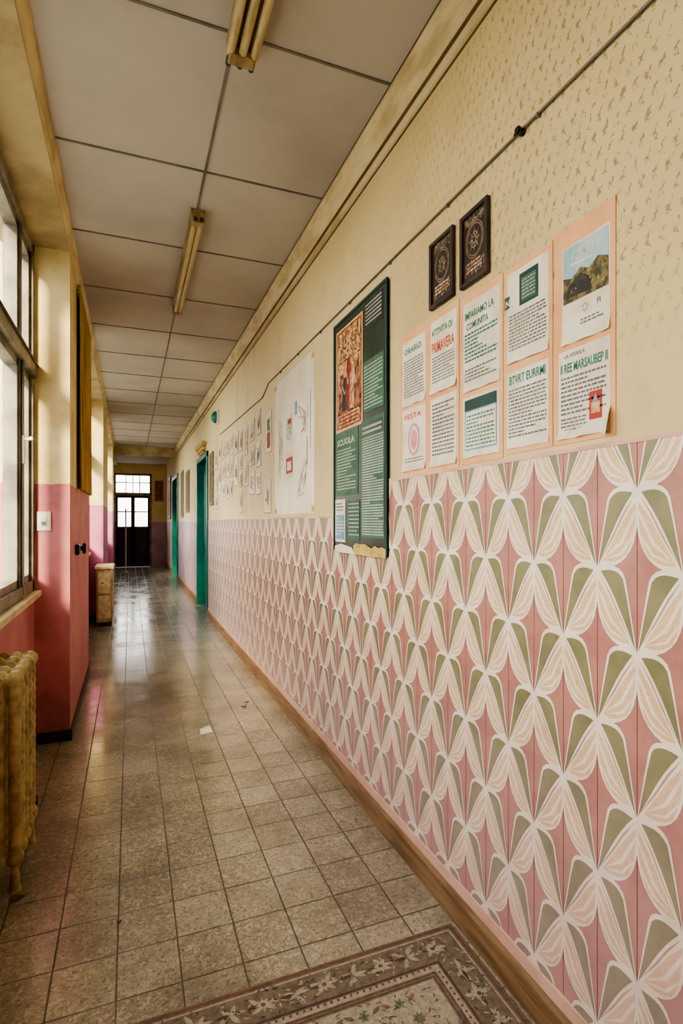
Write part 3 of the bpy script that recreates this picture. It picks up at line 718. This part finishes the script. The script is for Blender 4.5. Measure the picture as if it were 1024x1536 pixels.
# ------------------------------------------------------------ floor litter
b = MB(); b.add([(.46, 3.90, .002), (.55, 3.92, .003), (.54, 4.03, .012), (.47, 4.01, .004)], [(0, 1, 2, 3)], M_white); b.add([(.47, 4.01, .004), (.54, 4.03, .012), (.535, 4.05, .004)], [(0, 1, 2)], M_white); b.obj('paper_scrap')
M_leaf = mat('dry_leaf', srgb(110, 80, 54), srgb(80, 56, 38), 30)
def leaf(x, y, s, a):
    b = MB(); pts = []
    for i in range(12):
        t = i*2*math.pi/12; r = s*(.6+.4*abs(math.cos(t*1.5))); pts.append((x+r*math.cos(t+a), y+r*.6*math.sin(t+a), .003+.008*abs(math.sin(t))))
    c = len(pts); pts.append((x, y, .002)); b.add(pts, [(i, (i+1) % 12, c) for i in range(12)], M_leaf)
    b.tube((x, y, .004), (x+s*1.3*math.cos(a), y+s*1.3*math.sin(a), .006), .0015, M_leaf, 6); b.obj('dry_leaf')
for q in ((-.42, 2.47, .032, .4), (.86, 4.36, .028, 1), (.90, 4.46, .022, 2.4), (-.04, 2.18, .012, 2)): leaf(*q)

# ------------------------------------------------------------ sky, sun, camera
w = bpy.data.worlds.new('World'); bpy.context.scene.world = w; w.use_nodes = True
t = w.node_tree; t.nodes.clear(); out = t.nodes.new('ShaderNodeOutputWorld'); bg = t.nodes.new('ShaderNodeBackground')
tc = t.nodes.new('ShaderNodeTexCoord'); sp = t.nodes.new('ShaderNodeSeparateXYZ'); rp = t.nodes.new('ShaderNodeValToRGB')
t.links.new(tc.outputs['Generated'], sp.inputs[0]); mr = t.nodes.new('ShaderNodeMapRange'); mr.inputs[1].default_value = -.5; mr.inputs[2].default_value = .5
t.links.new(sp.outputs[2], mr.inputs[0]); t.links.new(mr.outputs[0], rp.inputs[0])
e = rp.color_ramp.elements; e[0].position = .35; e[0].color = (.32, .31, .24, 1); e[1].position = .55; e[1].color = (1.0, .965, .90, 1)
t.links.new(rp.outputs[0], bg.inputs[0]); bg.inputs[1].default_value = 6.3; t.links.new(bg.outputs[0], out.inputs[0])
sl = bpy.data.lights.new('sun', 'SUN'); sl.energy = 11.0; sl.color = (1, .84, .56); sl.angle = math.radians(9)
so = bpy.data.objects.new('sun', sl); col_root.objects.link(so)
so.rotation_euler = Vector((.36, .86, -.36)).to_track_quat('-Z', 'Y').to_euler(); so.location = (-6, -4, 6)

cam = bpy.data.cameras.new('camera'); co = bpy.data.objects.new('camera', cam); col_root.objects.link(co)
cam.sensor_fit = 'VERTICAL'; cam.sensor_height = 36; cam.sensor_width = 24; cam.lens = 810/1536*36; cam.shift_y = 15/1536
cam.clip_start = .02; co.location = (0, 0, 1.5); co.rotation_euler = (math.radians(90), 0, -math.atan(317/810))
bpy.context.scene.camera = co
